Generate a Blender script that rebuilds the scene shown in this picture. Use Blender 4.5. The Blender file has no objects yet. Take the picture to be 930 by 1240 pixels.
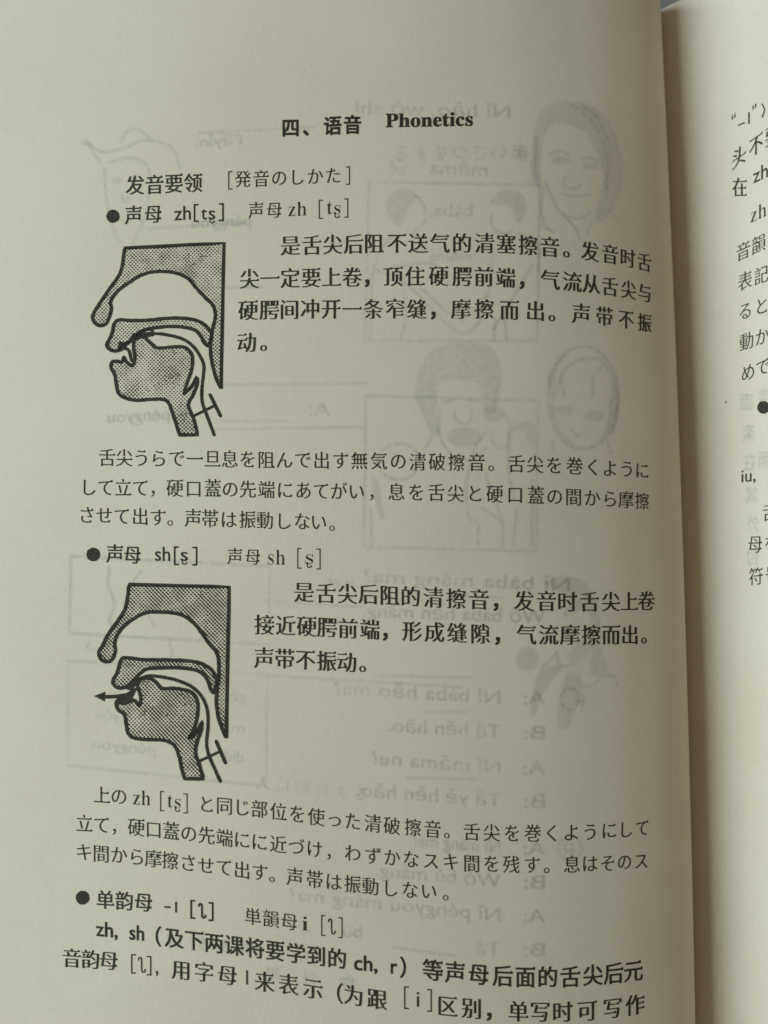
import bpy, bmesh, math, random
import numpy as np
from mathutils import Vector, Matrix
from mathutils.geometry import tessellate_polygon

random.seed(4)
rng = np.random.default_rng(4)
S = bpy.context.scene
COL = S.collection

# ------------------------------------------------------------------ camera
F, H = 1050.0, 0.175                 # focal length in photo pixels, height above the page (m)
TILT = math.atan(80 / F)
cam = bpy.data.cameras.new('camera')
cam.sensor_fit = 'VERTICAL'; cam.sensor_height = 32.0; cam.lens = 32.0 * F / 1240
cam.clip_start = 0.005; cam.clip_end = 20
cam.dof.use_dof = True; cam.dof.focus_distance = 0.172; cam.dof.aperture_fstop = 9.0
co = bpy.data.objects.new('camera', cam); COL.objects.link(co)
co.location = (0, 0, H); co.rotation_euler = (TILT, 0, 0)
S.camera = co

# ------------------------------------------------------------------ world, lamp, exposure
w = bpy.data.worlds.new('World'); S.world = w; w.use_nodes = True
bg = w.node_tree.nodes['Background']
bg.inputs['Color'].default_value = (1.0, 0.90, 0.72, 1); bg.inputs['Strength'].default_value = 0.17
def area(name, loc, target, size, power, col):
    l = bpy.data.lights.new(name, 'AREA'); l.shape = 'RECTANGLE'
    l.size, l.size_y = size; l.energy = power; l.color = col
    o = bpy.data.objects.new(name, l); COL.objects.link(o)
    o.location = loc
    o.rotation_euler = (Vector(target) - Vector(loc)).to_track_quat('-Z', 'Y').to_euler()
area('window_light', (-0.93, 0.03, 0.44), (0.0, 0.0, 0.0), (1.15, 0.84), 15.6, (0.82, 0.98, 1.11))
S.view_settings.view_transform = 'Standard'; S.view_settings.look = 'None'
S.view_settings.exposure = 0.0; S.view_settings.gamma = 1.0
S.render.filter_size = 1.7
S.cycles.transparent_max_bounces = 160

# ------------------------------------------------------------------ materials
def mat(name, build):
    m = bpy.data.materials.new(name); m.use_nodes = True
    nt = m.node_tree; nt.nodes.clear()
    out = nt.nodes.new('ShaderNodeOutputMaterial')
    build(nt, out); return m
def nd(nt, t, **kw):
    n = nt.nodes.new(t)
    for k, v in kw.items():
        if k.startswith('i_'): n.inputs[k[2:].replace('_', ' ')].default_value = v
        else: setattr(n, k, v)
    return n
def noise(nt, vec, scale, detail=3, rough=0.55):
    n = nd(nt, 'ShaderNodeTexNoise'); n.inputs['Scale'].default_value = scale
    n.inputs['Detail'].default_value = detail; n.inputs['Roughness'].default_value = rough
    nt.links.new(vec, n.inputs['Vector']); return n.outputs['Fac']
def ramp(nt, fac, stops):
    r = nd(nt, 'ShaderNodeValToRGB'); e = r.color_ramp.elements
    while len(e) < len(stops): e.new(0.5)
    for k, (p, c) in enumerate(stops): e[k].position = p; e[k].color = (*c, 1)
    nt.links.new(fac, r.inputs['Fac']); return r.outputs['Color']
def mth(nt, op, a, b=None):
    n = nd(nt, 'ShaderNodeMath', operation=op)
    for k, v in enumerate((a, b)):
        if v is None: continue
        if isinstance(v, (int, float)): n.inputs[k].default_value = v
        else: nt.links.new(v, n.inputs[k])
    return n.outputs[0]

def paper_build(nt, out):
    tc = nd(nt, 'ShaderNodeTexCoord').outputs['Object']
    mp = nd(nt, 'ShaderNodeMapping'); mp.inputs['Scale'].default_value = (3.2, 0.7, 1)   # paper grain runs down the page
    nt.links.new(tc, mp.inputs['Vector'])
    big = noise(nt, tc, 22, 4); fib = noise(nt, mp.outputs[0], 900, 4, 0.7); fine = noise(nt, tc, 2600, 2)
    a = mth(nt, 'ADD', mth(nt, 'MULTIPLY', big, 0.45), mth(nt, 'MULTIPLY', fib, 0.40))
    a = mth(nt, 'ADD', a, mth(nt, 'MULTIPLY', fine, 0.15))
    c = ramp(nt, a, [(0.34, (0.665, 0.590, 0.425)), (0.5, (0.722, 0.640, 0.483)), (0.68, (0.765, 0.690, 0.530))])
    # sparse specks in the pulp
    sp = noise(nt, tc, 1500, 1)
    spm = ramp(nt, sp, [(0.80, (1, 1, 1)), (0.86, (0.86, 0.83, 0.76))])
    mx = nd(nt, 'ShaderNodeMix', data_type='RGBA', blend_type='MULTIPLY'); mx.inputs[0].default_value = 1
    nt.links.new(c, mx.inputs[6]); nt.links.new(spm, mx.inputs[7])
    p = nd(nt, 'ShaderNodeBsdfPrincipled'); p.inputs['Roughness'].default_value = 0.75
    p.inputs['Specular IOR Level'].default_value = 0.18
    nt.links.new(mx.outputs[2], p.inputs['Base Color'])
    b = nd(nt, 'ShaderNodeBump'); b.inputs['Strength'].default_value = 0.22; b.inputs['Distance'].default_value = 0.0002
    nt.links.new(a, b.inputs['Height']); nt.links.new(b.outputs[0], p.inputs['Normal'])
    nt.links.new(p.outputs[0], out.inputs['Surface'])
M_paper = mat('cream_paper', paper_build)

def edge_build(nt, out):
    tc = nd(nt, 'ShaderNodeTexCoord').outputs['Object']
    mp = nd(nt, 'ShaderNodeMapping'); mp.inputs['Scale'].default_value = (6, 6, 5200)
    nt.links.new(tc, mp.inputs['Vector'])
    n = noise(nt, mp.outputs[0], 1, 2)
    c = ramp(nt, n, [(0.3, (0.36, 0.33, 0.24)), (0.7, (0.60, 0.57, 0.45))])
    p = nd(nt, 'ShaderNodeBsdfPrincipled'); p.inputs['Roughness'].default_value = 0.85
    nt.links.new(c, p.inputs['Base Color']); nt.links.new(p.outputs[0], out.inputs['Surface'])
M_edge = mat('page_edges', edge_build)

def ink_build(nt, out):
    tc = nd(nt, 'ShaderNodeTexCoord').outputs['Object']
    n = noise(nt, tc, 2200, 3)
    c = ramp(nt, n, [(0.3, (0.021, 0.018, 0.013)), (0.7, (0.058, 0.050, 0.036))])
    p = nd(nt, 'ShaderNodeBsdfPrincipled'); p.inputs['Roughness'].default_value = 0.7
    p.inputs['Specular IOR Level'].default_value = 0.2
    nt.links.new(c, p.inputs['Base Color']); nt.links.new(p.outputs[0], out.inputs['Surface'])
M_ink = mat('black_printing_ink', ink_build)

def ink_alpha(nt, out, alpha, col):
    d = nd(nt, 'ShaderNodeBsdfDiffuse'); d.inputs['Color'].default_value = (*col, 1)
    t = nd(nt, 'ShaderNodeBsdfTransparent'); m = nd(nt, 'ShaderNodeMixShader')
    if isinstance(alpha, float): m.inputs[0].default_value = alpha
    else: nt.links.new(alpha, m.inputs[0])
    nt.links.new(t.outputs[0], m.inputs[1]); nt.links.new(d.outputs[0], m.inputs[2])
    nt.links.new(m.outputs[0], out.inputs['Surface'])
GHOST_N = 9
def ghost_build(nt, out, lo=0.006, hi=0.027):
    tc = nd(nt, 'ShaderNodeTexCoord').outputs['Object']
    a = mth(nt, 'ADD', mth(nt, 'MULTIPLY', noise(nt, tc, 900, 3), 0.5), mth(nt, 'MULTIPLY', noise(nt, tc, 45, 2), 0.5))
    r = nd(nt, 'ShaderNodeMapRange'); r.inputs['From Min'].default_value = 0.40; r.inputs['From Max'].default_value = 0.62
    r.inputs['To Min'].default_value = lo; r.inputs['To Max'].default_value = hi
    nt.links.new(a, r.inputs['Value']); ink_alpha(nt, out, r.outputs[0], (0.11, 0.17, 0.28))
M_ghost = mat('ink_showing_through_paper', ghost_build)
M_ghost_tint = mat('light_tint_showing_through_paper', lambda nt, out: ghost_build(nt, out, 0.005, 0.013))

def tone_build(lines):
    def f(nt, out):
        tc = nd(nt, 'ShaderNodeTexCoord').outputs['Object']
        sx = nd(nt, 'ShaderNodeSeparateXYZ'); nt.links.new(tc, sx.inputs[0])
        k = math.pi / (0.1667e-3 * 2.25)
        u = mth(nt, 'MULTIPLY', sx.outputs[0], k); v = mth(nt, 'MULTIPLY', sx.outputs[1], k)
        p = mth(nt, 'MULTIPLY', mth(nt, 'SINE', u), mth(nt, 'SINE', v))       # 45 degree screen
        sv = mth(nt, 'COSINE', mth(nt, 'ADD', u, v))
        big = noise(nt, tc, 260, 3)
        if lines:
            g = mth(nt, 'MULTIPLY', mth(nt, 'SUBTRACT', big, 0.35), 2.4)
            p = mth(nt, 'SUBTRACT', p, mth(nt, 'MULTIPLY', mth(nt, 'MULTIPLY', sv, 0.55), g))
        fine = noise(nt, tc, 2600, 2)
        p = mth(nt, 'ADD', p, mth(nt, 'MULTIPLY', mth(nt, 'SUBTRACT', fine, 0.5), 0.9))
        p = mth(nt, 'ADD', p, mth(nt, 'MULTIPLY', mth(nt, 'SUBTRACT', big, 0.5), 1.3))
        r = nd(nt, 'ShaderNodeMapRange'); r.inputs['From Min'].default_value = -0.04 if lines else 0.12
        r.inputs['From Max'].default_value = 0.28 if lines else 0.48
        r.inputs['To Max'].default_value = 0.92 if lines else 0.86
        nt.links.new(p, r.inputs['Value'])
        ink_alpha(nt, out, r.outputs[0], (0.040, 0.035, 0.026))
    return f
M_tone_a = mat('halftone_dots', tone_build(False))
M_tone_b = mat('halftone_hatching', tone_build(True))

def table_build(nt, out):
    tc = nd(nt, 'ShaderNodeTexCoord').outputs['Object']
    c = ramp(nt, noise(nt, tc, 30, 5), [(0.3, (0.25, 0.26, 0.25)), (0.7, (0.32, 0.33, 0.32))])
    p = nd(nt, 'ShaderNodeBsdfPrincipled'); p.inputs['Roughness'].default_value = 0.55
    nt.links.new(c, p.inputs['Base Color']); nt.links.new(p.outputs[0], out.inputs['Surface'])
M_table = mat('grey_laminate', table_build)
def cover_build(nt, out):
    tc = nd(nt, 'ShaderNodeTexCoord').outputs['Object']
    c = ramp(nt, noise(nt, tc, 60, 4), [(0.3, (0.30, 0.31, 0.30)), (0.7, (0.38, 0.39, 0.38))])
    p = nd(nt, 'ShaderNodeBsdfPrincipled'); p.inputs['Roughness'].default_value = 0.45
    nt.links.new(c, p.inputs['Base Color']); nt.links.new(p.outputs[0], out.inputs['Surface'])
M_cover = mat('paper_cover', cover_build)

# ------------------------------------------------------------------ the shape of the open pages (m)
def catmull(P, n=16, closed=False):
    P = [np.array(p, float) for p in P]; N = len(P); out = []
    rngk = range(N if closed else N - 1)
    for i in rngk:
        p1, p2 = P[i], P[(i + 1) % N]
        p0 = P[(i - 1) % N] if (closed or i > 0) else 2 * p1 - p2
        p3 = P[(i + 2) % N] if (closed or i + 2 < N) else 2 * p2 - p1
        for k in range(n):
            t = k / n
            out.append(0.5 * ((2 * p1) + (-p0 + p2) * t + (2 * p0 - 5 * p1 + 4 * p2 - p3) * t * t + (-p0 + 3 * p1 - 3 * p2 + p3) * t ** 3))
    if not closed: out.append(P[-1])
    return np.array(out)
PL = catmull([(-91, 0.2), (-75, 2.0), (-58, 3.6), (-38, 5.2), (-16, 6.2), (6, 6.1), (25, 4.6), (40, 1.9), (50, -1.3), (56, -4.6), (60, -9), (61.6, -13), (62.2, -19)], 24) * 1e-3
PR = catmull([(62.3, -19), (62.8, -17.2), (65, -14.6), (69, -10.9), (74, -5.4), (80, 0.4), (90, 6.5), (104, 10.0), (125, 11.2), (160, 9.0), (205, 4.0)], 24) * 1e-3
def shift(y): return (3.1 - 5.8 * y - 69.5 * y * y) * 1e-3          # the spine is not quite parallel to the frame
def wgt(x): return np.clip((x + 0.03) / 0.07, 0, 1) ** 2 * (3 - 2 * np.clip((x + 0.03) / 0.07, 0, 1))
def ripple(x, y):                                       # paper is never quite flat
    return 1e-4 * (1.6 * np.sin(x * 62 + y * 21 + 0.5) * np.sin(y * 47 + 1.0) + 0.8 * np.sin(y * 110 + x * 40))
def zsurf(x, y, prof):
    xs = x
    for _ in range(6): xs = x - shift(y) * wgt(xs)
    z = np.interp(xs, prof[:, 0], prof[:, 1])
    return z + ripple(x, y) * np.clip((0.055 - xs) / 0.03, 0, 1) if prof is PL else z
def pix2page(px, prof):
    """photo pixel (n,2) -> point on a page (n,3)"""
    px = np.asarray(px, float)
    a = (px[:, 0] - 465) / F; b = (620 - px[:, 1]) / F
    ct, st = math.cos(TILT), math.sin(TILT)
    dx, dy, dz = a, b * ct + st, b * st - ct
    z = np.zeros(len(px))
    for _ in range(40):
        t = (z - H) / dz
        z = 0.5 * z + 0.5 * zsurf(dx * t, dy * t, prof)
    t = (z - H) / dz
    return np.stack([dx * t, dy * t, z], 1)
def normal(p, prof):
    e = 4e-4; x, y = p[:, 0], p[:, 1]
    gx = (zsurf(x + e, y, prof) - zsurf(x - e, y, prof)) / (2 * e)
    gy = (zsurf(x, y + e, prof) - zsurf(x, y - e, prof)) / (2 * e)
    n = np.stack([-gx, -gy, np.ones_like(gx)], 1)
    return n / np.linalg.norm(n, axis=1, keepdims=True)

Z0 = -0.0245                                            # table top
YTOP, YBOT = 0.1314, -0.1120
# ------------------------------------------------------------------ object helpers
def link(name, me, parent=None):
    o = bpy.data.objects.new(name, me); COL.objects.link(o)
    if parent is not None:
        o.parent = parent
        if parent is book: o.matrix_parent_inverse = BASE_INV   # vertices stay in scene coordinates
    return o
def mesh_from(name, V, Fc, mats, parent=None, midx=None, smooth=False):
    me = bpy.data.meshes.new(name); me.from_pydata([tuple(v) for v in V], [], [tuple(f) for f in Fc])
    for m in mats: me.materials.append(m)
    if midx is not None: me.polygons.foreach_set('material_index', midx)
    if smooth: me.polygons.foreach_set('use_smooth', [True] * len(me.polygons))
    me.update()
    return link(name, me, parent)

# ------------------------------------------------------------------ table
bm = bmesh.new(); bmesh.ops.create_cube(bm, size=1)
bmesh.ops.scale(bm, vec=(1.5, 1.1, 0.03), verts=bm.verts); bmesh.ops.translate(bm, vec=(0, 0, Z0 - 0.015), verts=bm.verts)
bmesh.ops.bevel(bm, geom=bm.edges[:], offset=0.003, segments=2, affect='EDGES')
me = bpy.data.meshes.new('table_top'); bm.to_mesh(me); bm.free(); me.materials.append(M_table)
tbl = link('table_top', me); tbl['kind'] = 'structure'
tbl['label'] = 'plain grey table top under the open book'; tbl['category'] = 'table'

# ------------------------------------------------------------------ the book
book = bpy.data.objects.new('open_book', None); COL.objects.link(book)
book.location = (0.06, 0.0, Z0); book.empty_display_size = 0.02
book['label'] = 'open language textbook with printed cream pages and two mouth diagrams, lying on grey table'
book['category'] = 'book'
BASE_INV = Matrix.Translation((-0.06, 0, -Z0))

def sheet(name, prof, thick, drop=0.0):
    """a curved sheet of paper with real thickness"""
    d = np.r_[0, np.cumsum(np.hypot(*np.diff(prof, axis=0).T))]
    nu = int(d[-1] / 0.0006); u = np.linspace(0, d[-1], nu)
    xs = np.interp(u, d, prof[:, 0]); zs = np.interp(u, d, prof[:, 1])
    nv = 150; ys = np.linspace(YBOT, YTOP, nv)
    X, Y = np.meshgrid(xs, ys); Zs = np.repeat(zs[None], nv, 0)
    sx = shift(Y) * wgt(X)
    XX = X + sx
    if prof is PL: Zs = Zs + ripple(XX, Y) * np.clip((0.055 - X) / 0.03, 0, 1)
    gz = np.gradient(Zs, axis=1); gx = np.gradient(XX, axis=1); l = np.hypot(gz, gx)
    nx, nz = -gz / l, gx / l
    top = np.stack([XX - nx * drop, Y, Zs - nz * drop], 2).reshape(-1, 3)
    bot = np.stack([XX - nx * (drop + thick), Y, Zs - nz * (drop + thick)], 2).reshape(-1, 3)
    V = np.r_[top, bot]; n = nu * nv; Fc = []
    for j in range(nv - 1):
        for i in range(nu - 1):
            a = j * nu + i; q = (a, a + 1, a + nu + 1, a + nu)
            Fc.append(q); Fc.append(tuple(n + k for k in q[::-1]))
    for j in range(nv - 1):
        for i in (0, nu - 1):
            a = j * nu + i; q = (a, a + nu, n + a + nu, n + a); Fc.append(q if i == 0 else q[::-1])
    for i in range(nu - 1):
        for j in (0, nv - 1):
            a = j * nu + i; q = (a, n + a, n + a + 1, a + 1); Fc.append(q if j == 0 else q[::-1])
    return mesh_from(name, V, Fc, [M_paper], book, smooth=True)
page_l = sheet('page', PL, 0.00009)
page_r = sheet('page', PR, 0.00009)
page_l['label'] = 'left page with two sectional mouth diagrams and Chinese and Japanese paragraphs'
page_r['label'] = 'right page rising from the gutter with starts of printed lines'

def stack(prof, flare, side):
    """the block of leaves under a page, standing on the cover"""
    p = prof[::6]; n = len(p); zb = Z0 + 0.0007
    ny = 12; ys = np.linspace(YBOT + 0.0004, YTOP - 0.0004, ny); V = []; Fc = []
    for y in ys:
        sx = shift(y) * wgt(p[:, 0])
        for k in range(n): V.append((p[k, 0] + sx[k] - 0.0009 * side * (1 if side > 0 else 1) * (abs(p[k, 0] - 0.0625) < 0.012), y, max(p[k, 1] - 0.0006, zb + 0.0008)))
        for k in range(n):
            q = p[k, 0] + sx[k]
            V.append((q + flare * (abs(q - 0.0625) / 0.15), y, zb))
    for j in range(ny - 1):
        for k in range(n - 1):
            a = j * 2 * n + k; b = a + 2 * n
            Fc += [(a, a + 1, b + 1, b), (a + n, b + n, b + n + 1, a + n + 1)]
        for k in (0, n - 1):
            a = j * 2 * n + k; b = a + 2 * n; q = (a, b, b + n, a + n); Fc.append(q if k == 0 else q[::-1])
    for j in (0, ny - 1):
        for k in range(n - 1):
            a = j * 2 * n + k; q = (a, a + n, a + n + 1, a + 1); Fc.append(q if j == 0 else q[::-1])
    return mesh_from('page_stack', V, Fc, [M_edge], book)
stack(PL, -0.004, 1); stack(PR, 0.004, -1)
# paper cover under both halves
V = []; nx = 60
for z in (Z0 + 0.0001, Z0 + 0.0005):
    for y in (YBOT, YTOP):
        for i in range(nx + 1):
            x = -0.097 + 0.309 * i / nx; V.append((x + shift(y) * 0.5, y, z))
m_ = nx + 1; Fc = []
for i in range(nx):
    Fc += [(i, i + m_, i + m_ + 1, i + 1), (2 * m_ + i, 2 * m_ + i + 1, 3 * m_ + i + 1, 3 * m_ + i),
           (i, i + 1, 2 * m_ + i + 1, 2 * m_ + i), (m_ + i, 3 * m_ + i, 3 * m_ + i + 1, m_ + i + 1)]
Fc += [(0, 2 * m_, 3 * m_, m_), (nx, m_ + nx, 3 * m_ + nx, 2 * m_ + nx)]
mesh_from('cover', V, Fc, [M_cover], book)

# ------------------------------------------------------------------ printing: triangles in page coordinates -> mesh lying on the page
class Ink:
    def __init__(s): s.T = []; s.M = []
    def add(s, P, T, m=0):
        P = np.asarray(P, float)
        for t in T: s.T.append(P[list(t)]); s.M.append(m)
    def build(s, name, prof, page, lift, mats, maxlen=6.0, copies=1, jit=0.0):
        tris = list(zip(s.T, s.M)); out = []
        while tris:
            t, m = tris.pop()
            e = [np.hypot(*(t[1] - t[0])), np.hypot(*(t[2] - t[1])), np.hypot(*(t[0] - t[2]))]
            k = int(np.argmax(e))
            if e[k] > maxlen:
                a, b, c = t[k], t[(k + 1) % 3], t[(k + 2) % 3]; mid = (a + b) / 2
                tris.append((np.array([a, mid, c]), m)); tris.append((np.array([mid, b, c]), m))
            else: out.append((t, m))
        if not out: return None
        base = np.concatenate([t for t, _ in out]); mi = [m for _, m in out]
        V = []; Fc = []; MI = []
        for c in range(copies):
            off = np.zeros(2) if copies == 1 else jit * np.array([math.cos(c * 2.4), math.sin(c * 2.4)]) * math.sqrt((c + 0.4) / copies)
            P, inv = np.unique(np.round(base + off, 3), axis=0, return_inverse=True); inv = inv.reshape(-1)
            p = pix2page(P, prof); p = p + normal(p, prof) * (lift + c * 2.5e-6)
            n0 = len(V); V += list(p); f = inv.reshape(-1, 3) + n0
            for q, m in zip(f, mi):
                a, b, d = V[q[0]], V[q[1]], V[q[2]]
                if len(set(q)) < 3: continue
                if np.cross(b - a, d - a)[2] < 0: q = q[::-1]
                Fc.append(q.tolist()); MI.append(m)
        return mesh_from(name, V, Fc, mats, page, MI)

# ------------------------------------------------------------------ glyph outlines
_g = {}
# style: horizontal growth, vertical growth (in em), flare at the right end of level strokes
STY = dict(song=(0.022, -0.008, True), mincho=(0.005, -0.006, True), kai=(0.015, 0.003, True), kaib=(0.021, 0.008, True), mark=(0.030, 0.020, False), hei=(0.030, 0.026, False),
           sans=(0.007, 0.004, False), sansb=(0.020, 0.014, False), serif=(-0.024, -0.004, False), serifb=(0.014, 0.010, False), plain=(0, 0, False))
def glyph(text, style):
    key = (text, style)
    if key in _g: return _g[key]
    src = text
    if style in ('serif', 'serifb'):
        src = ''.join(chr(0x1D41A + ord(c) - 97) if 'a' <= c <= 'z' else chr(0x1D400 + ord(c) - 65) if 'A' <= c <= 'Z' else c for c in text)
    c = bpy.data.curves.new('t', 'FONT'); c.body = src; c.size = 1; c.resolution_u = 3; c.fill_mode = 'FRONT'; c.dimensions = '2D'
    o = bpy.data.objects.new('t', c); COL.objects.link(o)
    m = bpy.data.meshes.new_from_object(o.evaluated_get(bpy.context.evaluated_depsgraph_get()))
    bpy.data.objects.remove(o); bpy.data.curves.remove(c)
    b = bmesh.new(); b.from_mesh(m); bpy.data.meshes.remove(m)
    bmesh.ops.remove_doubles(b, verts=b.verts, dist=2e-4); bmesh.ops.triangulate(b, faces=b.faces)
    b.verts.index_update()
    P = np.array([v.co[:2] for v in b.verts]); N = np.zeros_like(P); BE = []
    for e in b.edges:
        if len(e.link_faces) != 1: continue
        i, j = e.verts[0].index, e.verts[1].index
        cen = np.array(e.link_faces[0].calc_center_median()[:2]); d = P[j] - P[i]; L = np.hypot(*d)
        if L < 1e-6: continue
        n = np.array([d[1], -d[0]]) / L
        if np.dot(n, (P[i] + P[j]) / 2 - cen) < 0: n = -n
        BE.append((i, j, n, L)); N[i] += n; N[j] += n
    T = [tuple(v.index for v in f.verts) for f in b.faces]; b.free()
    gx, gy, flare = STY[style]
    Nn = np.clip(N, -1, 1)
    P2 = P + Nn * np.array([gx, gy]); ex = []
    if flare:
        adj = {}
        for k, (i, j, n, L) in enumerate(BE): adj.setdefault(i, []).append(k); adj.setdefault(j, []).append(k)
        for k, (i, j, n, L) in enumerate(BE):
            if n[0] < 0.95 or not 0.035 < L < 0.10: continue
            ok = True
            for v in (i, j):
                for q in adj[v]:
                    if q == k: continue
                    a, c2, _, L2 = BE[q]; d = P[c2] - P[a]
                    if abs(d[0]) < 3 * abs(d[1]) or L2 < 0.06: ok = False
            if ok:
                t = i if P[i][1] > P[j][1] else j; x, y = P2[t]
                ex.append([(x - 0.125, y - 0.004), (x + 0.012, y - 0.004), (x - 0.045, y + 0.062)])
    n0 = len(P2)
    for e in ex:
        P2 = np.r_[P2, e]; T.append((n0, n0 + 1, n0 + 2)); n0 += 3
    _g[key] = (P2, T); return _g[key]

def curve_fit(A):
    A = np.array(A, float)
    if len(A) == 1: return lambda x: A[0, 1] + 0 * x, lambda x: 0.0
    deg = min(len(A) - 1, 1 if len(A) < 4 else 3 if len(A) < 8 else 4)
    xm, xs = A[:, 0].mean(), max(np.ptp(A[:, 0]), 1) / 2
    c = np.polyfit((A[:, 0] - xm) / xs, A[:, 1], deg); d = np.polyder(c)
    return lambda x: np.polyval(c, (x - xm) / xs), lambda x: np.polyval(d, (x - xm) / xs) / xs

def cjk(ink, text, anchors, em, style='song', wide=None, lean=0.0, jit=0.2):
    """full-width characters; anchors: 'index:x,y ...' centres measured along the line"""
    A = []
    for a in anchors.split():
        k, xy = a.split(':'); x, y = xy.split(','); A.append((float(k), float(x), float(y)))
    A = np.array(A); fy, fd = curve_fit(A[:, 1:])
    for k, ch in enumerate(text):
        if ch == ' ': continue
        if len(A) > 1 and k > A[-1, 0]: x = A[-1, 1] + (k - A[-1, 0]) * (A[-1, 1] - A[-2, 1]) / (A[-1, 0] - A[-2, 0])
        else: x = np.interp(k, A[:, 0], A[:, 1])
        y = fy(x) + rng.normal(0, jit); sl = fd(x)
        P, T = glyph(ch, 'mark' if ch == '，' and style != 'mincho' else style)
        wx = 0.925 * em * (np.interp(x, wide[0], wide[1]) if wide else 1.0); hy = em * (np.interp(x, wide[0], wide[2]) if wide and len(wide) > 2 else 1.0)
        u = (P[:, 0] - 0.5) * wx; v = (P[:, 1] - 0.37) * hy
        ink.add(np.stack([x + u + lean * v, y + sl * u - v], 1), T)

def latin(ink, text, x0, y0, x1, y1, cap, style='sans'):
    """proportional lettering fitted between two points of its baseline (x1 < x0 mirrors it)"""
    P, T = glyph(text, style); lo, hi = P[:, 0].min(), P[:, 0].max()
    t = (P[:, 0] - lo) / (hi - lo)
    ink.add(np.stack([x0 + (x1 - x0) * t, y0 + (y1 - y0) * t - P[:, 1] / 0.68 * cap], 1), T)

def ribbon(ink, pts, wd, closed=False, rough=0.0, m=0):
    P = np.array(pts, float); n = len(P)
    d = np.roll(P, -1, 0) - np.roll(P, 1, 0)
    if not closed: d[0] = P[1] - P[0]; d[-1] = P[-1] - P[-2]
    L = np.hypot(d[:, 0], d[:, 1]); L[L == 0] = 1; nn = np.stack([-d[:, 1], d[:, 0]], 1) / L[:, None]
    hw = wd / 2 * (1 + rough * rng.normal(0, 1, (n, 1)))
    hw2 = wd / 2 * (1 + rough * rng.normal(0, 1, (n, 1)))
    V = np.r_[P + nn * hw, P - nn * hw2]; T = []
    for i in range(n if closed else n - 1):
        j = (i + 1) % n; T += [(i, j, n + j), (i, n + j, n + i)]
    ink.add(V, T, m)
    if not closed and wd > 2.5:
        for c in (P[0], P[-1]): disc(ink, c, wd / 2 * 0.96, m)
def disc(ink, c, r, m=0, ry=None, n=20, rough=0.0):
    a = np.linspace(0, 2 * math.pi, n, endpoint=False); rr = 1 + rough * rng.normal(0, 1, n)
    V = np.r_[[c], np.stack([c[0] + r * rr * np.cos(a), c[1] + (ry or r) * rr * np.sin(a)], 1)]
    ink.add(V, [(0, 1 + i, 1 + (i + 1) % n) for i in range(n)], m)
def fill(ink, pts, m=0):
    T = tessellate_polygon([[Vector((p[0], p[1], 0)) for p in pts]]); ink.add(pts, T, m)
def smooth_path(P, closed, n=6):
    """Catmull-Rom; a point with a third value is a corner"""
    if not closed:
        cut = [0] + [i for i in range(1, len(P) - 1) if len(P[i]) > 2] + [len(P) - 1]
        segs = [P[a:b + 1] for a, b in zip(cut[:-1], cut[1:])]
    else:
        c = [i for i in range(len(P)) if len(P[i]) > 2]
        if not c: return catmull([p[:2] for p in P], n, True)
        P = P[c[0]:] + P[:c[0]] + [P[c[0]]]
        cut = [i for i in range(len(P)) if len(P[i]) > 2]
        segs = [P[a:b + 1] for a, b in zip(cut[:-1], cut[1:])]
    out = []
    for s in segs: out += list(catmull([p[:2] for p in s], n))[:-1]
    if not closed: out.append(np.array(P[-1][:2], float))
    return np.array(out)
def crop(x0, y0, sc):
    return lambda P: [(x0 + p[0] / sc, y0 + p[1] / sc) + tuple(p[2:]) for p in P]

INK = 42e-6
def line(name, fn, page=None, prof=None, label=None):
    k = Ink(); fn(k)
    o = k.build(name, prof if prof is not None else PL, page or page_l, INK, [M_ink])
    if label: o['label'] = label
    return o
def bullet(x, y, r, page=None, prof=None):
    line('bullet', lambda k: disc(k, (x, y), r, n=32, rough=0.02), page, prof)
def br_l(k, x, y, h, w=4.5, t=1.5, s=0.0):
    ribbon(k, [(x + w, y - h / 2 + s * w), (x, y - h / 2)], t); ribbon(k, [(x, y - h / 2 - t / 2), (x, y + h / 2 + t / 2)], t); ribbon(k, [(x, y + h / 2), (x + w, y + h / 2 + s * w)], t)
def br_r(k, x, y, h, w=4.5, t=1.5, s=0.0):
    ribbon(k, [(x - w, y - h / 2 - s * w), (x, y - h / 2)], t); ribbon(k, [(x, y - h / 2 - t / 2), (x, y + h / 2 + t / 2)], t); ribbon(k, [(x, y + h / 2), (x - w, y + h / 2 - s * w)], t)
def retro_s(k, x0, y0, x1, cap, style):            # s with a tail hooking to the right
    latin(k, 's', x0, y0, x1, y0 + 0.3, cap, style)
    m = (x0 + x1) / 2
    ribbon(k, smooth_path([(m - 1.6, y0 - 2.2), (m - 2.4, y0 + 2.2), (m - 0.3, y0 + 4.4), (m + 2.6, y0 + 3.4), (m + 2.2, y0 + 1.6)], False, 4), 1.3)
def apical(k, x, y, h, t):                         # the bent i used for the apical vowel
    ribbon(k, smooth_path([(x - 4, y - h * .30), (x - 2.8, y - h * .5), (x - .3, y - h * .44), (x, y - h * .2), (x, y + h * .2), (x + .8, y + h * .46), (x + 3.6, y + h * .46), (x + 4.2, y + h * .26)], False, 4), t)

WT = ([0, 690, 740, 790], [1, 1, .84, .68], [1, 1, .96, .90])         # narrowing towards the gutter, upper lines
WM = ([0, 690, 740, 790], [1, 1, .94, .82], [1, 1, .98, .95])

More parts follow.
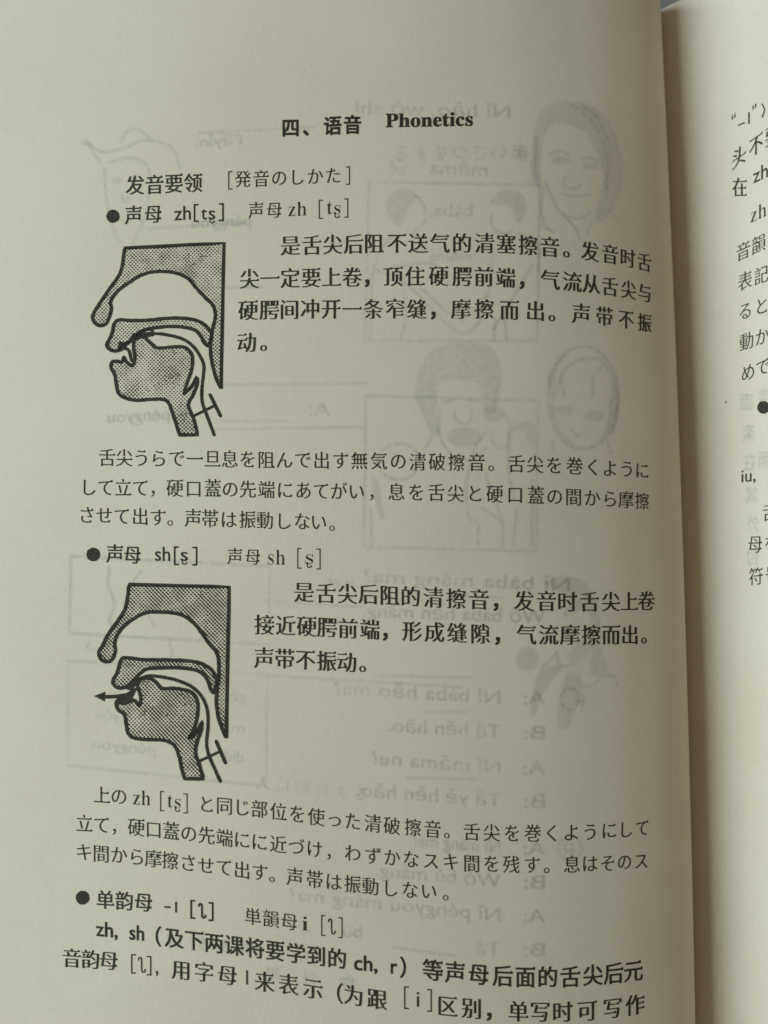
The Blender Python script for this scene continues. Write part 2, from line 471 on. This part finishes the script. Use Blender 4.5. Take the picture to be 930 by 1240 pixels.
# --- headings
def f(k):
    cjk(k, '四、语音', '0:351.8,155 1:377,153.8 2:402.6,152 3:426.7,151', 24, 'hei')
    latin(k, 'Phonetics', 466.7, 154.2, 572.5, 152.2, 16.2, 'serifb')
line('heading', f, label='bold centred heading in Chinese and English')
def f(k): cjk(k, '发音要领', '0:163.5,224.7 1:187,223.8 2:210.5,222.6 3:233.8,221.7', 25, 'kai')
line('subheading', f)
def f(k):
    br_l(k, 277, 218.6, 21, 4.5, 1.3, -.05); br_r(k, 423, 212.6, 21, 4.5, 1.3, -.05)
    cjk(k, '発音のしかた', '0:294,217.2 1:316,216.3 2:338,215.4 3:359.5,214.5 4:381.5,213.6 5:403.5,212.8', 22, 'mincho')
line('subheading', f)
bullet(136.8, 262, 8)
def f(k):
    cjk(k, '声母', '0:161.7,260.4 1:185.4,259.4', 23.5, 'kai')
    latin(k, 'zh', 211, 267, 231, 266, 17); latin(k, 't', 243.5, 266, 250.5, 265.6, 16); retro_s(k, 252.5, 265.6, 260.5, 16, 'sans')
    br_l(k, 235.5, 258, 20, 5, 2.0); br_r(k, 270, 257, 20, 5, 2.0)
line('subheading', f)
def f(k):
    cjk(k, '声母', '0:310,255 1:331.8,254.2', 21, 'mincho')
    latin(k, 'zh', 349, 262, 371, 261, 17, 'serif')
    br_l(k, 386.5, 253.5, 22, 4.5, 1.3); br_r(k, 421, 252, 22, 4.5, 1.3)
    latin(k, 't', 396, 259.5, 402.5, 259.3, 17, 'serif'); retro_s(k, 404, 259.3, 412, 16, 'serif')
line('subheading', f)

# --- first Chinese paragraph
E1 = 26.3
for t, a in [
    ('是舌尖后阻不送气的清塞擦音。发音时舌', '0:351.5,297.6 1:377.4,297 2:402.7,296.6 3:428,296 4:452.5,295.4 5:480.5,294.8 6:506,294.2 7:532.5,293.8 8:559.2,294.6 9:586.6,295.4 10:612.8,296.2 11:639.3,297.7 12:665.5,299.6 13:693,301.5 14:714.3,304.3 15:738.4,308.4 16:759.8,312.6 17:780,318'),
    ('尖一定要上卷，顶住硬腭前端，气流从舌尖与', '0:302,338 1:326.6,337.4 2:351.3,337.2 3:376.6,336.8 4:401.2,336 5:426.2,335.6 6:451,335.2 7:475.8,334.7 8:502.3,334.4 9:531,334.2 10:559.5,334.4 11:585.7,335.3 12:612,336.6 13:638.5,338.2 14:666,339.6 15:692.6,341.2 16:715.8,343.4 17:738.4,347 18:761,351 19:780.5,355.6'),
    ('硬腭间冲开一条窄缝，摩擦而出。声带不振', '0:300.5,376 1:326,375.4 2:350.4,375 3:375.5,374.8 4:400.7,374.5 5:426,374.2 6:452,374 7:478.2,374.1 8:504.6,374.2 9:531,374.6 10:558,374.9 11:586.3,375.2 12:616.7,375.5 13:648.3,376.3 14:675.5,378.3 15:703.7,380.5 16:731.7,383.5 17:758,386.8 18:780.5,391'),
    ('动。', '0:298.5,415 1:326.5,414')]:
    line('text_line', lambda k: cjk(k, t, a, E1, 'song', WT))

# --- first Japanese paragraph
E2 = 23.0
for t, a in [
    ('舌尖うらで一旦息を阻んで出す無気の清破擦音。舌尖を巻くように', '0:129.6,554 3:192,555 6:257.3,556 7:278.2,556.3 9:322,557 11:366.5,557.2 14:435,557 15:458.6,557.8 17:505.6,559.6 19:552.6,560.6 20:577,561.5 22:625,561.5 23:647.8,562 24:671,563.2 25:695.6,564.3 26:718,565.6 27:738.5,567 28:759,568.6 29:777.4,570'),
    ('して立て，硬口蓋の先端にあてがい，息を舌尖と硬口蓋の間から摩擦', '0:107,590 2:149,591 3:170,591 5:211.6,590.8 7:257.3,592 9:300,592.7 12:367.3,593.9 15:431.5,595 17:479.9,595.6 19:528,597.2 21:575,598.2 22:598.8,598.9 24:648.6,600.2 26:694.4,601.4 27:716.9,603 28:738.5,604.6 29:758,605.6 30:777.4,607'),
    ('させて出す。声帯は振動しない。', '0:105,623.7 2:147.7,624.9 3:169.8,626 6:233.7,628 7:254.2,628.7 9:299.5,629.7 10:320.8,630.2 12:365.7,631.6 13:385.8,632.6 14:408.5,633.4')]:
    line('text_line', lambda k: cjk(k, t, a, E2, 'mincho', WM))

# --- sh heading
bullet(113, 671.5, 8.3)
def f(k):
    cjk(k, '声母', '0:139,671.3 1:160.3,671.8', 23.5, 'kai')
    latin(k, 'sh', 187.6, 679, 206, 679.4, 17); retro_s(k, 218.5, 679, 227.5, 16, 'sans')
    br_l(k, 211.5, 673, 21, 5, 2.0); br_r(k, 238, 673.5, 21, 5, 2.0)
line('subheading', f)
def f(k):
    cjk(k, '声母', '0:284.4,674 1:306,674.4', 21, 'mincho')
    latin(k, 'sh', 324, 683.4, 345, 684, 18, 'serif'); retro_s(k, 369.5, 682.8, 379, 17, 'serif')
    br_l(k, 360.5, 676, 24, 4.5, 1.3); br_r(k, 387.5, 677, 24, 4.5, 1.3)
line('subheading', f)

# --- second Chinese paragraph
for t, a in [
    ('是舌尖后阻的清擦音，发音时舌尖上卷', '0:368,717.2 1:394.5,718.2 2:420.7,719.4 3:446,720.4 4:471.5,721.2 5:497,722.2 6:524.6,723.4 7:552.4,725 8:579.8,726.8 9:607,727.4 10:634.4,727.9 11:661.4,728.4 12:686.6,728.6 13:713.6,728.9 14:739.5,728.7 15:762,728.4 16:782.5,728.2'),
    ('接近硬腭前端，形成缝隙，气流摩擦而出。', '0:320,757.2 1:345.7,757.7 2:371.3,758.4 3:396,759.7 4:421.2,761.2 5:447.7,763 6:473,763.6 7:499,764.2 8:526,765.5 9:553.4,767 10:581.5,767.8 11:609,768 12:637.3,768.1 13:664,768.5 14:690,769 15:715.7,769.2 16:739.8,769.2 17:762.7,769 18:786,768.6'),
    ('声带不振动。', '0:319.6,797.2 1:344.6,798 2:369.8,799 3:395.4,800.3 4:419.8,801.8 5:446.5,802.6')]:
    line('text_line', lambda k: cjk(k, t, a, 26.7, 'song', WM))

# --- second Japanese paragraph
def f(k):
    cjk(k, '上の', '0:123.3,962.7 1:144,964.2', E2, 'mincho')
    latin(k, 'zh', 161, 974, 182, 975.5, 17.5, 'serif')
    br_l(k, 194.5, 970, 23, 4.5, 1.3, .06); br_r(k, 226.5, 973, 23, 4.5, 1.3, .06)
    latin(k, 't', 203, 977.5, 209, 978, 17, 'serif'); retro_s(k, 211, 978.3, 218.5, 16, 'serif')
    cjk(k, 'と同じ部位を使った清破擦音。舌尖を巻くようにして', '0:250,973.6 1:271.7,976 3:314,980 4:337,983 6:382.8,989.2 8:427,994.4 9:451.4,997.4 10:474.5,1000 11:499.7,1002.5 12:523.6,1004.4 14:571,1007.4 15:595,1008.4 17:645,1009 19:691.7,1008.4 21:737.4,1006 22:757.5,1004.4 23:777.7,1002.2', E2, 'mincho', WM)
line('text_line', f)
for t, a in [
    ('立て，硬口蓋の先端にに近づけ，わずかなスキ間を残す。息はそのス', '0:102,997.4 3:165,1002.7 5:207,1006.4 7:250,1011.7 8:271.7,1014.4 10:314,1020 11:336.7,1023 13:380.8,1028.6 15:427,1033.6 16:451.4,1036.4 18:497.6,1040.4 20:545.8,1043.8 21:571,1045.2 23:619,1046.8 24:644,1047.2 26:692.5,1047.2 28:735.7,1045.2 30:776.4,1042.6'),
    ('キ間から摩擦させて出す。声帯は振動しない。', '0:101.7,1032 1:122.5,1033.4 3:165.4,1038 4:185.5,1040.3 5:206,1042.4 9:293,1053 12:357,1062.4 13:380.8,1066.2 15:426.8,1070.6 16:448.5,1072.8 18:496.3,1077.8 19:519,1079.6 20:546,1081.4')]:
    line('text_line', lambda k: cjk(k, t, a, E2, 'mincho', WM))

# --- last heading and paragraph
bullet(100, 1087, 8.4)
def f(k):
    cjk(k, '单韵母', '0:127.4,1089.6 1:150.5,1091 2:173.6,1092.8', 24.5, 'kai')
    ribbon(k, [(199, 1098), (206.5, 1098.6)], 2.2); latin(k, 'l', 212, 1105, 214.3, 1105, 13)
    br_l(k, 231.5, 1101, 21, 5, 2.2, .06); br_r(k, 257.5, 1104, 21, 5, 2.2, .06); apical(k, 244.5, 1103, 17, 2.3)
line('subheading', f)
def f(k):
    cjk(k, '単韻母', '0:306,1110 1:328,1113 2:350,1116', 22.5, 'mincho'); latin(k, 'i', 365.5, 1126.5, 372.8, 1127, 17, 'serif')
    br_l(k, 389.5, 1120.5, 24, 4.5, 1.3, .08); br_r(k, 414, 1123.5, 24, 4.5, 1.3, .08); apical(k, 401.5, 1122, 18, 1.7)
line('subheading', f)
WB = ([0, 700, 790], [1, 1, .92])
def f(k):
    latin(k, 'zh,', 116, 1133, 142.5, 1135.5, 17.5, 'sansb'); latin(k, 'sh', 156.5, 1137.4, 174.5, 1139, 17.5, 'sansb')
    cjk(k, '（及下两课将要学到的', '0:184,1133.5 1:211,1136 2:235,1139 3:259,1142 4:283.5,1145 5:308.5,1148 6:333,1151.6 7:358.3,1154.8 8:383,1157.8 9:408,1161', 26.0, 'kaib', WB)
    latin(k, 'ch,', 428.5, 1174.3, 457, 1176.5, 18, 'sansb'); latin(k, 'r', 473, 1178.6, 481, 1179.4, 18, 'sansb')
    cjk(k, '）等声母后面的舌尖后元', '0:496,1172.5 1:524,1175 2:551,1178 3:579.3,1180.6 4:608.7,1182.2 5:636,1182.8 6:663,1183 7:690.4,1182.6 8:717.7,1181.2 9:742.9,1179 10:766.8,1176', 27.5, 'kaib', WB)
line('text_line', f)
def f(k):
    cjk(k, '音韵母', '0:86.8,1160.5 1:109.5,1161.8 2:131.5,1163.5', 25, 'song')
    br_l(k, 159.5, 1167, 22, 5, 1.6, .06); br_r(k, 182.5, 1169.5, 22, 5, 1.6, .06); apical(k, 171.5, 1168.5, 18, 1.7); latin(k, ',', 188.5, 1179, 191.5, 1179, 19)
    cjk(k, '用字母', '0:219.4,1174.8 1:247,1177.5 2:275,1181', 26, 'song'); latin(k, 'l', 298, 1192, 300.2, 1192, 17)
    cjk(k, '来表示（为跟', '0:320.3,1188.5 1:349.3,1192.8 2:378.8,1197 3:403.5,1201.5 4:428.2,1206 5:456.5,1210.2', 27, 'song')
    br_l(k, 490, 1208, 26, 5, 1.6, .05); br_r(k, 522, 1211.5, 26, 5, 1.6, .05); latin(k, 'i', 504.5, 1219, 507.5, 1219, 19)
    cjk(k, '区别，单写时可写作', '0:541.6,1218.4 1:571,1221.6 2:599,1223.2 3:627.5,1225 4:654,1225.6 5:680.8,1225.8 6:710.6,1224 7:741.6,1220.6 8:768.8,1217', 27.5, 'song', WB)
line('text_line', f)

# ------------------------------------------------------------------ the two sectional diagrams
def diagram(c, A, B, C, D, bar, tee, blobs, arrow, wd, tone, label, grain=()):
    k = Ink()
    for P, w_ in ((A, wd), (B, wd), (C, wd)):
        Q = smooth_path(c(P), True); fill(k, Q, 1)
    for P in (A, B, C): ribbon(k, smooth_path(c(P), True), wd, True, 0.07)
    for P in D: ribbon(k, smooth_path(c(P), False), wd * 0.92, False, 0.06)
    ribbon(k, c(bar), wd * 0.8, False, .05); ribbon(k, c(tee), wd * 0.95, False, .05)
    for P in blobs: fill(k, smooth_path(c(P), True))
    for x, y, sx, sy, n in grain:                      # clotted ink in the tint
        for q in c([(x + sx * rng.normal(), y + sy * rng.normal()) for _ in range(n)]): disc(k, q, 0.35 + 0.5 * rng.random(), 0, None, 6, 0.2)
    for P, w_ in arrow: ribbon(k, smooth_path(c(P), False), w_) if w_ else fill(k, np.array(c(P)))
    o = k.build('diagram', PL, page_l, INK, [M_ink, tone]); o['label'] = label
# the tone meets the outline inside one mesh: lift the outline slightly by listing it after the tone
A1 = [(300, 128, 1), (808, 104, 1), (793, 850, 1), (768, 795), (748, 720), (738, 640), (746, 565), (762, 490), (762, 450), (746, 415), (708, 378), (668, 335), (630, 290), (580, 262), (520, 250), (450, 250), (390, 265), (330, 300), (280, 335), (250, 365), (228, 405), (232, 440), (222, 480), (205, 515), (178, 526), (150, 515), (135, 485), (145, 455), (170, 415), (200, 370), (235, 320), (270, 270), (288, 220), (295, 165)]
B1 = [(245, 520), (270, 497), (340, 500), (430, 497), (520, 488), (600, 488), (660, 497), (700, 515), (735, 550), (745, 585), (727, 632, 1), (705, 612), (690, 580), (660, 550), (610, 535), (540, 530), (470, 535), (410, 545), (375, 560), (345, 590), (320, 612), (290, 632), (270, 652), (240, 655), (215, 640), (208, 620), (225, 590), (238, 555)]
C1 = [(235, 712), (230, 742), (248, 775), (258, 830), (268, 870), (300, 895), (360, 908), (440, 903), (490, 903), (520, 915), (540, 960), (560, 1020), (580, 1085, 1), (672, 1085, 1), (655, 1010), (628, 945), (630, 915), (655, 870), (672, 820), (669, 788, 1), (640, 840), (602, 876, 1), (620, 815), (640, 760), (648, 700), (635, 660), (600, 635), (540, 635), (470, 640), (440, 620), (415, 598), (395, 575), (352, 590), (345, 640), (352, 690), (340, 730), (312, 714), (295, 686, 1), (285, 712), (258, 708)]
D1 = [[(345, 572), (430, 566), (510, 572), (590, 592), (640, 622), (680, 672), (705, 730), (700, 800), (694, 870), (700, 930), (730, 1010), (758, 1085)], [(300, 640), (322, 655), (335, 705)], [(368, 566), (402, 549), (437, 546), (441, 574)]]
bl1 = [[(318, 604), (345, 568), (385, 572), (440, 562), (440, 580), (400, 588), (360, 602), (335, 612)], [(262, 640), (275, 605), (292, 610), (330, 600), (300, 645), (275, 660)], [(600, 880), (625, 845), (660, 800), (640, 850), (615, 875)]]
diagram(crop(80, 270, 4.227), A1, B1, C1, D1, [(650, 990), (765, 932)], [(737, 880), (790, 988)], bl1, [], 4.3, M_tone_a,
        'upper sectional diagram of a mouth with a dotted grey tint',
        [(660, 178, 45, 20, 42), (555, 798, 22, 24, 40), (440, 835, 25, 16, 16), (598, 985, 14, 25, 14), (545, 655, 22, 8, 8)])
A2 = [(308, 72, 1), (798, 84, 1), (784, 825, 1), (768, 785), (745, 720), (735, 640), (742, 560), (748, 500), (746, 440), (735, 402), (700, 360), (665, 310), (630, 265), (580, 228), (520, 210), (450, 207), (390, 210), (330, 240), (280, 280), (250, 320), (238, 360), (241, 400), (225, 440), (200, 450), (172, 438), (160, 405), (180, 368), (210, 310), (250, 255), (285, 200), (300, 140)]
B2 = [(268, 445), (290, 430), (380, 440), (480, 441), (580, 445), (650, 455), (700, 480), (725, 510), (738, 550), (726, 603, 1), (710, 590), (695, 545), (670, 510), (630, 490), (560, 480), (480, 480), (400, 485), (365, 505), (340, 530), (310, 560), (290, 575), (255, 578), (232, 560), (230, 540), (250, 505), (260, 470)]
C2 = [(247, 645), (252, 680), (285, 710), (295, 760), (305, 800), (340, 825), (420, 832), (480, 835), (530, 860), (555, 920), (565, 970), (580, 1022, 1), (672, 1024, 1), (655, 960), (635, 900), (640, 850), (660, 790), (667, 742, 1), (640, 790), (600, 825, 1), (630, 770), (645, 700), (642, 640), (620, 605), (590, 590), (530, 580), (470, 580), (440, 550), (405, 530), (365, 535), (350, 570), (365, 620), (360, 665), (335, 640), (310, 645), (280, 655), (262, 648)]
D2 = [[(340, 545), (400, 520), (470, 525), (540, 540), (610, 570), (660, 615), (690, 680), (695, 760), (688, 850), (700, 910), (730, 980), (755, 1035)]]
bl2 = [[(262, 616), (300, 600), (332, 580), (345, 585), (326, 628), (322, 645), (270, 655), (246, 634)], [(290, 572), (330, 535), (356, 528), (348, 556), (325, 585), (302, 588)], [(598, 828), (634, 785), (664, 750), (648, 795), (622, 826)]]
ar2 = [([(180, 622), (240, 620), (310, 610)], 4.6), ([(136, 618), (192, 596), (190, 645)], 0)]
diagram(crop(80, 690, 4.043), A2, B2, C2, D2, [(645, 940), (752, 890)], [(735, 840), (780, 945)], bl2, ar2, 4.5, M_tone_b,
        'lower sectional diagram of a mouth with an arrow leaving the lips',
        [(590, 640, 28, 30, 26), (390, 640, 20, 60, 18), (480, 690, 50, 25, 18), (650, 120, 40, 18, 14)])
# ------------------------------------------------------------------ right page
def rline(fn): line('text_line', fn, page_r, PR)
def rc(k, t, a, em=25, wd=.74, style='song'):
    cjk(k, t, a, em, style, ([0, 1000], [wd, wd], [1, 1]), 0.0, 0.0)
def f(k):
    latin(k, '“', 886, 157, 891, 153, 17, 'sans'); ribbon(k, [(893.6, 152), (902.2, 148.4)], 1.5); latin(k, 'l', 906, 150, 908, 150, 14)
    latin(k, '”', 911, 146, 916, 142, 17, 'sans'); ribbon(k, smooth_path([(922.5, 125.5), (925.8, 133), (922.8, 142.5)], False), 1.6)
rline(f)
rline(lambda k: rc(k, '头不要', '0:894.8,190.5 1:915.4,175 2:935,163', 26))
def f(k):
    rc(k, '在', '0:895.8,226.8', 25, .8); latin(k, 'zh', 912, 222.5, 930, 214, 17.5)
rline(f)
rline(lambda k: latin(k, 'zh', 909, 270, 928, 261.5, 17.5, 'serif'))
rline(lambda k: rc(k, '音韻母', '0:900,304.2 1:918.7,295.4 2:938,287', 23, .84, 'mincho'))
rline(lambda k: rc(k, '表記す', '0:902.3,340.5 1:922,333 2:940,327', 23, .84, 'mincho'))
rline(lambda k: rc(k, 'ると書', '0:902.6,376.8 1:922.4,370.4 2:941,365', 23, .84, 'mincho'))
rline(lambda k: rc(k, '動かす', '0:904.2,413.4 1:922.8,407.6 2:941,402', 23, .84, 'mincho'))
rline(lambda k: rc(k, 'めで', '0:906,450.9 1:923.4,444.6', 23, .84, 'mincho'))
bullet(924.6, 493.3, 7.7, page_r, PR)
rline(lambda k: latin(k, 'iu,', 898, 584, 915, 582.4, 15))
rline(lambda k: rc(k, '舌尖', '0:932,620.5 1:951,619', 23, .84, 'mincho'))
rline(lambda k: rc(k, '母を', '0:914.5,659.2 1:934,658.4', 23, .84, 'mincho'))
rline(lambda k: rc(k, '符号', '0:915.6,698 1:935,696', 23, .84, 'mincho'))
line('ink_speck', lambda k: disc(k, (879, 487), .9, ry=1.6), page_r, PR)

# ------------------------------------------------------------------ print on the back of the leaf showing through
def ghost(name, fn, page=None, prof=None, jit=2.0):
    k = Ink(); fn(k)
    k.build(name, prof if prof is not None else PL, page or page_l, 14e-6, [M_ghost, M_ghost_tint], 9.0, GHOST_N, jit)
def gl(text, x0, y0, x1, y1, cap=16): ghost('show_through_text', lambda k: latin(k, text, x0, y0, x1, y1, cap, 'sans'))
def gcj(text, anchors, em):
    def f(k):
        A = [tuple(map(float, s.split(','))) for s in anchors.split()]
        n = len(text)
        for q, ch in enumerate(text):
            t = q / max(n - 1, 1); x = A[0][0] + (A[1][0] - A[0][0]) * t; y = A[0][1] + (A[1][1] - A[0][1]) * t
            P, T = glyph(ch, 'plain'); k.add(np.stack([x - (P[:, 0] - .5) * em, y - (P[:, 1] - .37) * em], 1), T)
    ghost('show_through_text', f)
for y, ab, tx, x1, dy in [(852, 'A:', 'Nǐ bàba hǎo ma?', 405, -11), (894, 'B:', 'Tā hěn hǎo.', 470, -8), (937, 'A:', 'Nǐ māma ne?', 450, -12), (977, 'B:', 'Tā yě hěn hǎo.', 432, -13),
                          (1034, 'A:', 'Nǐ máng ma?', 500, -10), (1075, 'B:', 'Wǒ bù máng.', 455, -14), (1116, 'A:', 'Nǐ péngyou máng ma?', 350, -26), (1157, 'B:', 'Tā', 575, 0)]:
    gl(ab, 660, y + 1, 634, y + 1); gl(tx, 606, y, x1, y + dy)
gl('bù', 438, 1136, 415, 1134); gl('Nǐ bàba máng ma?', 690, 716, 440, 705); gl('Wǒ bàba hěn máng.', 660, 755, 440, 747)
gl('Nǐ hǎo, wǒ shì', 618, 143, 430, 138); gl('māma', 590, 214, 520, 210); gl('wǒ', 492, 213, 470, 212); gl('A:', 400, 504, 374, 503)
gl('Fāyīn:', 292, 176, 236, 178, 13); gl('péngyou', 304, 274, 232, 276, 14); gl('péngyou', 205, 508, 130, 512, 14); gl('bàba,', 572, 262, 520, 262, 15); gl('māma', 570, 316, 520, 316, 12)
gl('gēge', 297, 850, 262, 848, 14); gl('mā', 296, 888, 268, 886, 13); gl('dìdi', 295, 924, 268, 922, 14); gl('péngyou', 188, 914, 112, 906, 13); gl('yǒu', 145, 874, 117, 871, 13)
gl('yí ge', 430, 712, 395, 708, 12)
gcj('あいさつをする', '628,183 486,186', 22); gcj('人に紹介する', '318,948 438,962', 19); gcj('朋友们好', '300,1148 210,1140', 20); gcj('你好吗', '420,1190 330,1180', 20)
def gstroke(name, c, strokes, fills=(), wd=2.0):
    def f(k):
        for P in fills: fill(k, smooth_path(c(P), True), 1)
        for P in strokes: ribbon(k, smooth_path(c(P), False, 5), wd)
    ghost(name, f, jit=2.6)
ID = lambda P: P
R = lambda a, b, c2, d: [a + (1,), b + (1,), c2 + (1,), d + (1,), a]
for P in [[(240, 161), (382, 154)], [(175, 277), (300, 270)], [(264, 466), (445, 464)], [(262, 510), (352, 510)], [(262, 520), (440, 517)], [(250, 349), (318, 347)], [(458, 818), (574, 821)], [(515, 862), (566, 862)], [(490, 942), (576, 943)],
                                  [(475, 1147), (555, 1158)], [(545, 722), (610, 724)], [(320, 818), (560, 832)], [(318, 728), (440, 735)]]: gstroke('show_through_line', ID, [P], wd=1.8)
def el(cx, cy, rx, ry, n=14): return [(cx + rx * math.cos(i * 2 * math.pi / n), cy + ry * math.sin(i * 2 * math.pi / n)) for i in range(n)]
gstroke('show_through_drawing', crop(600, 110, 5.47), [[(350, 420), (420, 400), (490, 425)], [(570, 455), (630, 445), (680, 470)], [(470, 80), (560, 130), (680, 260), (740, 480), (730, 700)], [(560, 90), (680, 190), (780, 420)], [(270, 300), (265, 480), (280, 600)], [(330, 600), (370, 700), (430, 800), (540, 850), (640, 800)], [(470, 560), (450, 620), (520, 650), (570, 620)], [(430, 680), (520, 700), (640, 680)], [(320, 640), (300, 780), (330, 900), (400, 940)], [(640, 860), (600, 960)], [(740, 780), (830, 870)], [(440, 820), (520, 900), (560, 980)]],
        [[(300, 130), (400, 75), (520, 70), (640, 100), (740, 190), (800, 300), (835, 430), (850, 540), (820, 700), (740, 840), (650, 870), (690, 720), (715, 560), (680, 440), (630, 340), (590, 270), (500, 235), (420, 215), (340, 260), (310, 380), (300, 520), (310, 640), (280, 640), (230, 560), (235, 420), (255, 260)], el(430, 460, 62, 26), el(625, 500, 56, 26), el(180, 420, 40, 50)])
gstroke('show_through_drawing', crop(490, 400, 3.321), [[(140, 300), (140, 420), (190, 500), (270, 520), (330, 470)], [(200, 330), (215, 370), (260, 370), (270, 320)], [(150, 290), (200, 280)], [(250, 280), (300, 290)], [(110, 420), (80, 480)]],
        [[(110, 420), (70, 340), (40, 250), (60, 150), (110, 80), (200, 50), (320, 55), (375, 110), (390, 200), (375, 300), (340, 340), (310, 300), (300, 220), (220, 200), (140, 210), (130, 300), (140, 410)], el(240, 430, 72, 42)])
gstroke('show_through_drawing', crop(490, 400, 3.321), [el(718, 272, 142, 208) + [(860, 272)], [(610, 260), (640, 160), (720, 115), (790, 120), (830, 180)], [(640, 270), (630, 180)], [(755, 270), (760, 180), (800, 140)], [(590, 300), (620, 400), (700, 470), (780, 450), (820, 370), (830, 270)], [(670, 400), (690, 425), (715, 410)], [(590, 440), (600, 500)], [(810, 430), (830, 500)]],
        [el(640, 322, 38, 20), el(762, 345, 42, 24), [(575, 200), (590, 140), (640, 95), (610, 180), (600, 300)], [(830, 180), (860, 260), (850, 390), (820, 420), (835, 300)]], 2.4)
gstroke('show_through_drawing', crop(590, 680, 5.167), [[(570, 700), (590, 760), (650, 780), (730, 715), (800, 725), (815, 780)], [(430, 560), (460, 650), (560, 640)], [(330, 680), (440, 560)], [(600, 870), (590, 940)]],
        [[(350, 130), (420, 100), (500, 92), (600, 120), (660, 190), (700, 300), (710, 430), (720, 560), (750, 680), (700, 720), (640, 690), (650, 560), (560, 640), (500, 600), (560, 500), (640, 430), (620, 300), (540, 330), (470, 340), (520, 240), (430, 180)], el(250, 610, 72, 78), [(320, 700), (420, 650), (480, 660), (380, 770), (330, 870), (290, 975), (270, 940), (290, 820)], [(480, 720), (540, 680), (600, 800), (610, 900), (560, 900), (510, 1030), (440, 1030), (450, 880)]])
gstroke('show_through_drawing', crop(430, 210, 3.875), [R((65, 40), (865, 55), (855, 785), (45, 785)), [(260, 95), (310, 130), (330, 215), (270, 280)], [(180, 280), (100, 400), (75, 560), (70, 785)], [(230, 540), (235, 680), (215, 785)], [(90, 450), (240, 520), (400, 680), (510, 755), (575, 700)], [(300, 530), (430, 650), (500, 690)], [(180, 440), (300, 420), (380, 430)],
                                                        [(640, 190), (640, 240), (680, 280), (740, 270)], [(760, 280), (850, 330), (860, 470)], [(640, 390), (630, 540), (570, 720)], [(700, 660), (710, 785)], [(830, 430), (700, 650), (640, 740)], [(660, 680), (650, 785)], [(500, 690), (560, 640), (620, 560)]],
        [[(150, 180), (155, 110), (210, 70), (270, 80), (290, 110), (260, 150), (240, 200), (210, 250), (180, 230)], [(635, 140), (660, 95), (720, 75), (780, 95), (800, 150), (780, 230), (750, 220), (740, 170), (690, 150)]], 2.1)
gstroke('show_through_drawing', crop(430, 470, 3.875), [R((50, 35), (860, 60), (850, 765), (40, 745)), el(205, 345, 95, 85) + [(300, 345)], [(70, 560), (80, 745)], [(520, 440), (530, 600), (575, 640), (575, 745)], [(610, 400), (690, 630), (690, 745)], [(760, 560), (740, 745)], [(830, 420), (830, 745)], [(590, 560), (680, 620)], [(700, 110), (730, 200), (700, 280), (650, 260), (640, 200)], [(720, 200), (720, 400), (750, 520)], [(620, 200), (560, 280), (520, 440)]],
        [[(600, 140), (610, 90), (660, 80), (700, 120), (680, 150), (640, 160)], [(730, 200), (760, 160), (820, 160), (850, 200), (850, 280), (810, 250), (790, 200)], [(80, 420), (110, 440), (125, 540), (135, 610), (115, 600), (90, 520)]], 2.1)
gstroke('show_through_drawing', crop(80, 110, 2.583), [[(60, 160), (110, 190), (180, 180), (240, 155), (310, 165), (345, 200), (355, 250)], [(170, 165), (190, 128), (225, 120), (265, 150)], [(70, 170), (110, 230)], [(130, 225), (200, 210), (250, 230), (265, 280)], [(120, 240), (125, 330), (150, 440), (180, 490)], [(260, 300), (250, 380), (205, 490)], [(170, 320), (185, 350), (200, 330)], [(160, 400), (190, 410), (220, 395)]], [el(60, 162, 16, 9), el(160, 280, 16, 10), el(220, 285, 16, 10)], 2.0)
gstroke('show_through_drawing', crop(60, 660, 3.32), [R((85, 45), (885, 85), (880, 400), (80, 355)), R((75, 465), (875, 520), (870, 970), (70, 885)), [(240, 85), (235, 160), (260, 230), (240, 300), (260, 345)], [(370, 100), (330, 170), (380, 240), (420, 330)], [(480, 370), (490, 440), (470, 470)], [(170, 385), (150, 410), (180, 425)]], [], 2.2)
gstroke('show_through_drawing', ID, [el(690, 1027, 14, 14, 16) + [(704, 1027)], [(686, 1020), (684, 1030), (696, 1030)], [(692, 1020), (692, 1036)]], [], 1.9)
gstroke('show_through_drawing', ID, [el(690, 846, 11, 13, 16)], [], 1.9)
def gr(t, x, y): ghost('show_through_text', lambda k: k.add(np.stack([x - (glyph(t, 'plain')[0][:, 0] - .5) * 17, y - (glyph(t, 'plain')[0][:, 1] - .37) * 23], 1), glyph(t, 'plain')[1]), page_r, PR)
for t, x, y in [('面', 904, 487), ('字', 926, 481), ('楽', 906, 524), ('在', 907, 560), ('照', 925, 557), ('其', 910, 600), ('外', 911, 634), ('付', 911, 674)]: gr(t, x, y)
